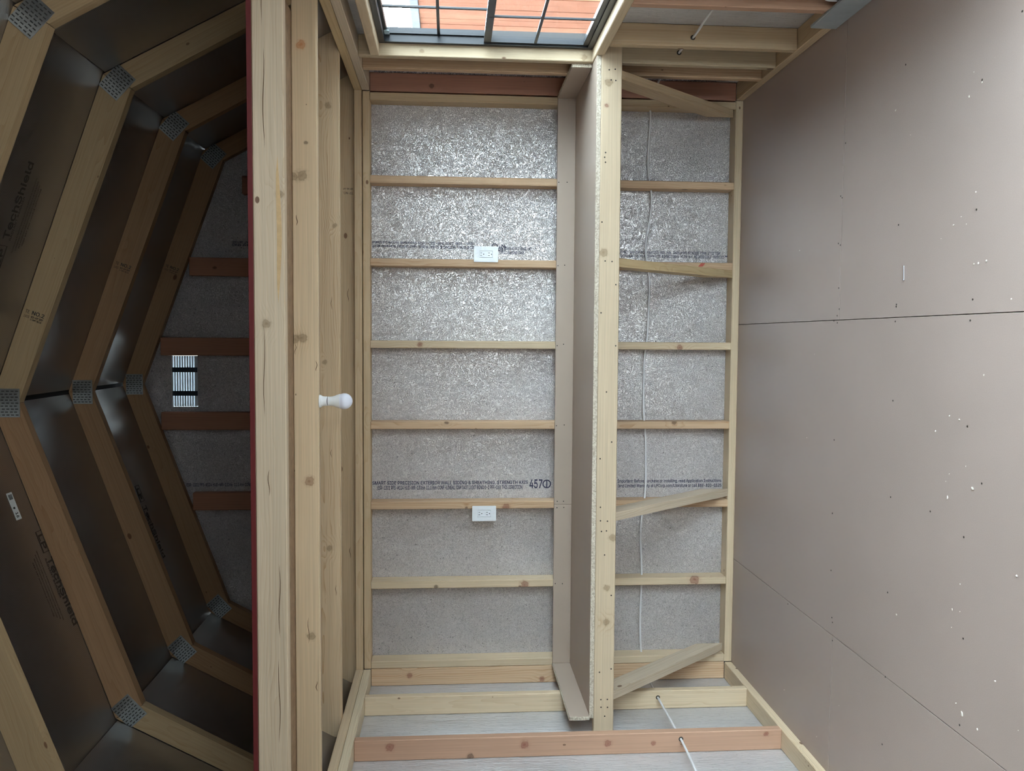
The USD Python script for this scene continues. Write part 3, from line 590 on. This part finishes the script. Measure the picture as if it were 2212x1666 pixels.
gp[-1] = (0.0, gp[-1][1])
obj('globe', hang(lathe([(0, -.0741)] + gp)), m_globe, bulb, smooth=60)

# ------------------------------------------------------------------ workbench along the back wall
bench = thing('workbench', 'long brown particle-board workbench with upstands and a two-by-four front beam on raking braces', 'workbench')
BF, BT = -.620, .8555
def sheet_with_raw(name, lo, hi, axis_faces, label=None):
    """a sheet of particle board and its unfaced edges"""
    p = obj(name, cbox(lo, hi, .0012), m_bench, bench, label=label)
    for k, (l2, h2) in enumerate(axis_faces):
        obj('raw_edge', rough_box(l2, h2), m_raw, p)
    return p
def rough_box(lo, hi):
    lo, hi = np.array(lo, float), np.array(hi, float); ax = int(np.argmax(hi - lo)); n = max(4, int((hi - lo)[ax] / .006))
    m = trimesh.creation.box(extents=hi - lo); m.apply_translation((lo + hi) / 2)
    step = (hi - lo)[ax] / n
    for q in range(1, n):
        pass
    m = m.subdivide_to_size(max(.012, .4 * (hi - lo)[ax] / 40), max_iter=12)
    v = np.array(m.vertices); nz = meshkit.noise(v * 170.0, 3)[:, None] - .5; nz2 = meshkit.noise(v * 60.0, 5)[:, None] - .5
    m.vertices = v + (nz * .0016 + nz2 * .0016) * (v - (lo + hi) / 2) / np.maximum(np.abs(v - (lo + hi) / 2), 1e-6) * (np.arange(3) != ax)
    return m
sheet_with_raw('bench_top', (.0008, BF + .0025, BT - .019), (W - .0008, -.0008, BT), [((.002, BF - .0005, BT - .0185), (W - .002, BF + .0024, BT - .0008))])
board('front_beam', (-D2 + .004, BF - .002, BT - .1085), (W + D2 - .004, BF - .002 + T2, BT - .0195), w_beam, bench, seed=31)
jx = .842
for xa_, xb_ in ((.0175, jx - .0006), (jx + .0006, W - .0175)):
    obj('backsplash', cbox((xa_, -.0165, BT + .0003), (xb_, -.0005, BT + .090), .001), m_bench, bench)
sheet_with_raw('end_board', (.0008, -.635, BT + .0003), (.0168, -.0006, BT + .090), [((.0015, -.6385, BT + .002), (.0160, -.6352, BT + .088)), ((.0005, -.634, BT + .0902), (.0140, -.001, BT + .0925))], 'upstand with a torn top edge')
sheet_with_raw('end_board', (W - .0168, -.498, BT + .0003), (W - .0008, -.0006, BT + .090), [((W - .0160, -.5005, BT + .002), (W - .0015, -.4982, BT + .088)), ((W - .0150, -.497, BT + .0902), (W - .001, -.001, BT + .0915))])
BN = [(2.829, .803), (2.832, .777), (2.787, .794), (2.785, .774), (2.481, .814), (2.461, .818), (2.44, .814), (2.186, .826), (2.02, .81), (2.018, .78), (1.919, .762), (1.797, .825), (1.655, .759), (1.454, .797), (1.235, .771), (1.162, .821), (.948, .817), (.888, .816), (.886, .785), (.841, .811), (.843, .789), (.736, .796), (.555, .764), (.21, .812), (.224, .76), (.086, .804), (.086, .775), (.051, .803), (.05, .774), (.01, .786)]
for x, z in BN: obj('nail_head', disc((x, BF - .0022, z), (0, -1, 0), .0033), m_nail, bench)
BS = [(2.462, .938), (2.463, .896), (2.049, .938), (2.052, .904), (1.649, .938), (1.656, .906), (1.244, .938), (1.248, .898), (.858, .930), (.858, .898), (.825, .931), (.826, .896), (.433, .936), (.432, .899)]
for x, z in BS: obj('nail_head', disc((x, -.0167, z), (0, -1, 0), .0028), m_nail, bench)
# braces: raking two-by-fours from the beam down to the foot of the wall
def brace(x0, x1, m, ztop, ybot, zbot, seed):
    zt = BT - .0195
    yt = BF + T2 + .002
    top = np.array([yt, ztop]); bot = np.array([ybot, zbot]); dd = (bot - top) / np.hypot(*(bot - top)); nn_ = np.array([-dd[1], dd[0]])
    if nn_[1] < 0: nn_ = -nn_
    # outline in (y, z): plumb cut behind the beam, plumb cut on the wall
    k = D2 / abs(dd[0])                      # vertical height of the plumb cut
    pts = [(yt, ztop), (yt, min(ztop + k, zt)), (yt + (ztop + k - min(ztop + k, zt)) * dd[0] / -dd[1], min(ztop + k, zt)), (ybot, zbot + k), (ybot, zbot)]
    g = Polygon(pts).buffer(0)
    e = trimesh.creation.extrude_polygon(g, x1 - x0, engine='earcut'); v = np.array(e.vertices)
    w = np.stack([v[:, 2] + x0, v[:, 0], v[:, 1]], 1)
    loc = np.stack([v[:, 0] * dd[0] + v[:, 1] * dd[1], v[:, 0] * nn_[0] + v[:, 1] * nn_[1], v[:, 2]], 1)
    obj('brace', trimesh.Trimesh(w, e.faces, process=False), m, bench, gc=grain(loc, 0, seed))
brace(2.806, 2.844, w_tan, .749, -.0006, .052, 201)
brace(2.000, 2.038, w_ochre, .749, -.0006, .040, 202)
brace(.876, .914, w_grey, .749, -.0006, .042, 203)
brace(.062, .100, w_grey, .749, -.0006, .052, 204)

# ------------------------------------------------------------------ outlets
def outlet(x, z, label):
    t = thing('wall_outlet', label, 'outlet', 'white duplex outlets above the workbench')
    y = -.0075
    obj('outlet_box', cbox((x - .026, -.0035, z - .050), (x + .026, -.0012, z + .050), .001), m_plate, t)
    P = sbox(x - .039, z - .0605, x + .039, z + .0605).buffer(-.004).buffer(.004).difference(sbox(x - .0172, z - .0338, x + .0172, z + .0338))
    def xz(g, y0, y1):
        e = trimesh.creation.extrude_polygon(g, y1 - y0, engine='earcut'); v = np.array(e.vertices)
        return trimesh.Trimesh(np.stack([v[:, 0], v[:, 2] + y0, v[:, 1]], 1), e.faces[:, ::-1], process=False)
    inner = P.buffer(-.0025, join_style=2)
    obj('cover_plate', trimesh.util.concatenate([xz(P, y + .0015, y + .0045), xz(inner, y, y + .0015)]), m_plate, t)
    r = obj('receptacle', cbox((x - .0163, y - .0008, z - .0328), (x + .0163, y + .004, z + .0328), .0012), m_plate, t)
    for dz in (.0245, -.0145):
        for dx in (-.0064, .0064): obj('slot', cbox((x + dx - .0011, y - .0013, z + dz - .0042), (x + dx + .0011, y - .0005, z + dz + .0042), .0003), m_slotd, r)
        obj('ground_hole', disc((x, y - .0009, z + dz - .0125), (0, -1, 0), .0026), m_slotd, r)
    for dz in (.0485, -.0485): obj('screw', disc((x, y - .0003, z + dz), (0, -1, 0), .0032, .001), m_white, t)
outlet(2.102, 1.298, 'white duplex outlet above the workbench, the one nearer the window')
outlet(.796, 1.301, 'white duplex outlet above the workbench, the one farther from the window')

# ------------------------------------------------------------------ cable through the studs
cable = thing('electrical_cable', 'white electrical cable threaded through drilled holes in the studs below the workbench', 'cable')
cb = [(2.862, .465), (2.704, .462), (2.506, .463), (2.443, .452), (2.284, .456), (2.095, .471), (2.029, .458), (1.858, .450), (1.675, .463), (1.627, .469), (1.428, .471), (1.264, .470), (1.216, .465), (1.042, .453), (.847, .463), (.75, .474), (.456, .471), (.369, .471), (.035, .466), (-.033, .455)]
P3 = []
for x, z in cb:
    near = min(abs(x - s_[0]) for s_ in STUDS); P3.append((x, .058 + min(.022, near * .12), z))
lp = [(-.035, .062, .456), (-.036, -.02, .462), (-.033, -.343, .476), (-.031, -.55, .479), (-.030, -.773, .482), (-.028, -1.18, .50), (-.035, -1.6, .48), (-.035, -2.6, .47)]
rp_ = [(W + .03, .062, .466), (2.93, -.05, .468), (2.938, -.355, .474), (2.942, -.525, .476), (2.936, -.64, .480), (2.927, -.757, .481), (2.922, -.95, .492), (2.926, -1.16, .495), (2.93, -1.6, .48)]
obj('sheath', tube(spline(P3, 6), .0052), m_cable, cable)
obj('sheath', tube(spline(lp, 8), .0052), m_cable, cable)
obj('sheath', tube(spline(rp_, 8), .0052), m_cable, cable)
for pt, n in (((-.033, -.3432, .476), (0, -1, 0)), ((-.030, -.7732, .482), (0, -1, 0)), ((2.942, -.5252, .476), (0, -1, 0)), ((2.927, -.7572, .481), (0, -1, 0))):
    obj('drilled_hole', disc(pt, n, .0105), m_nail, cable)

# ------------------------------------------------------------------ right wall foot
gb = thing('grey_board', 'grey weathered board standing on edge against the foot of the right wall', 'board')
board('plank', (W - .0135, -2.35, .0005), (W - .0008, -1.035, .104), m_greyboard, gb)
cp = thing('pipe_stub', 'short round-topped white plastic stub behind the grey board', 'pipe')
pm_ = lathe([(0, 0), (.020, 0), (.020, .080), (.017, .092), (.009, .099), (0, .101)]); pm_.apply_translation((W + .032, -1.232, T2 + .0003))
obj('stub', pm_, m_white, cp, smooth=40)

# ------------------------------------------------------------------ floor litter
nail = thing('loose_nail', 'loose bright steel nail lying on the brown floor', 'nail')
na, nb = np.array((1.9295, -1.5825, .0022)), np.array((1.8828, -1.5853, .0022))
obj('shank', tube([na, nb], .0017, 10), m_steel, nail)
obj('head', disc(nb + (0, 0, .0014), (na - nb) / np.linalg.norm(na - nb), .0034, .0012, 14), m_steel, nail)
def chip(x, y, r, seed, label, group=None, st=1.0):
    q = np.random.default_rng(seed); p = q.normal(size=(14, 3)); p /= np.linalg.norm(p, axis=1)[:, None]
    m = trimesh.convex.convex_hull(p * np.array([r * st, r, r * .45]) * q.uniform(.75, 1.1, (14, 1)))
    m.apply_transform(trimesh.transformations.rotation_matrix(q.uniform(0, 3), [0, 0, 1])); m.apply_translation((x, y, -m.bounds[0, 2] + .0002) if False else (x, y, 0)); m.apply_translation((0, 0, .0002 - m.bounds[0, 2]))
    obj('wood_chip', m, m_chip, label=label, cat='wood chip', group=group)
CH = [(2.045, -1.885), (1.903, -1.954), (1.903, -1.974), (1.993, -1.787), (2.064, -.745), (2.025, -1.85), (2.02, -1.911), (1.797, -2.12), (1.906, -2.011), (1.628, -.919), (1.592, -2.018), (1.411, -1.794), (1.292, -1.872), (1.464, -1.863), (1.457, -1.911), (1.327, -1.95), (1.282, -.866), (1.075, -2.185), (1.267, -1.855), (.982, -1.944), (.897, -1.912), (.902, -1.948), (.142, -.698), (.781, -1.606), (.843, -1.91), (.63, -1.945), (.766, -2.116), (.302, -1.218), (.093, -1.034), (.6, -2.048), (.676, -2.215), (2.405, -1.961), (2.382, -1.903), (2.346, -1.595), (2.104, -1.951), (2.45, -1.498), (2.445, -1.921)]
chip(1.221, -1.867, .0062, 5, 'largest round pale wood chip lying on the brown floor')
chip(1.272, -1.987, .0052, 6, 'pointed pale wood chip on the floor beside the round one', st=1.6)
chip(.613, -1.976, .0060, 8, 'long pale wood chip on the floor near the left wall', st=1.6)
for k, (x, y) in enumerate(CH):
    chip(x, y, .0019 + .0008 * ((k * 7) % 3), 40 + k, 'tiny pale wood chip scattered on the brown floor', 'tiny wood chips on the floor', st=1.3)

# ------------------------------------------------------------------ outside the window
FX = 5.0
fence = thing('board_fence', 'orange stained board fence with grey top outside the window', 'fence')
fr_ = random.Random(4)
yv = 0.6
while yv < 16:
    w_ = fr_.choice([.9, 1.2, 1.2, 1.5])
    pts = []
    for q in range(int(w_ / .15)):
        pts.append(cbox((FX + fr_.uniform(-.006, .006), yv + q * .15 + .003, -.28), (FX + .024, yv + q * .15 + .147, 1.80), .003))
    obj('fence_board', trimesh.util.concatenate(pts), m_fence[fr_.choice([0, 0, 1, 2, 3])], fence, kind='stuff')
    yv += int(w_ / .15) * .15
obj('top_rail', cbox((FX - .02, .6, 1.80), (FX + .06, 16, 1.885), .004), m_cap, fence)
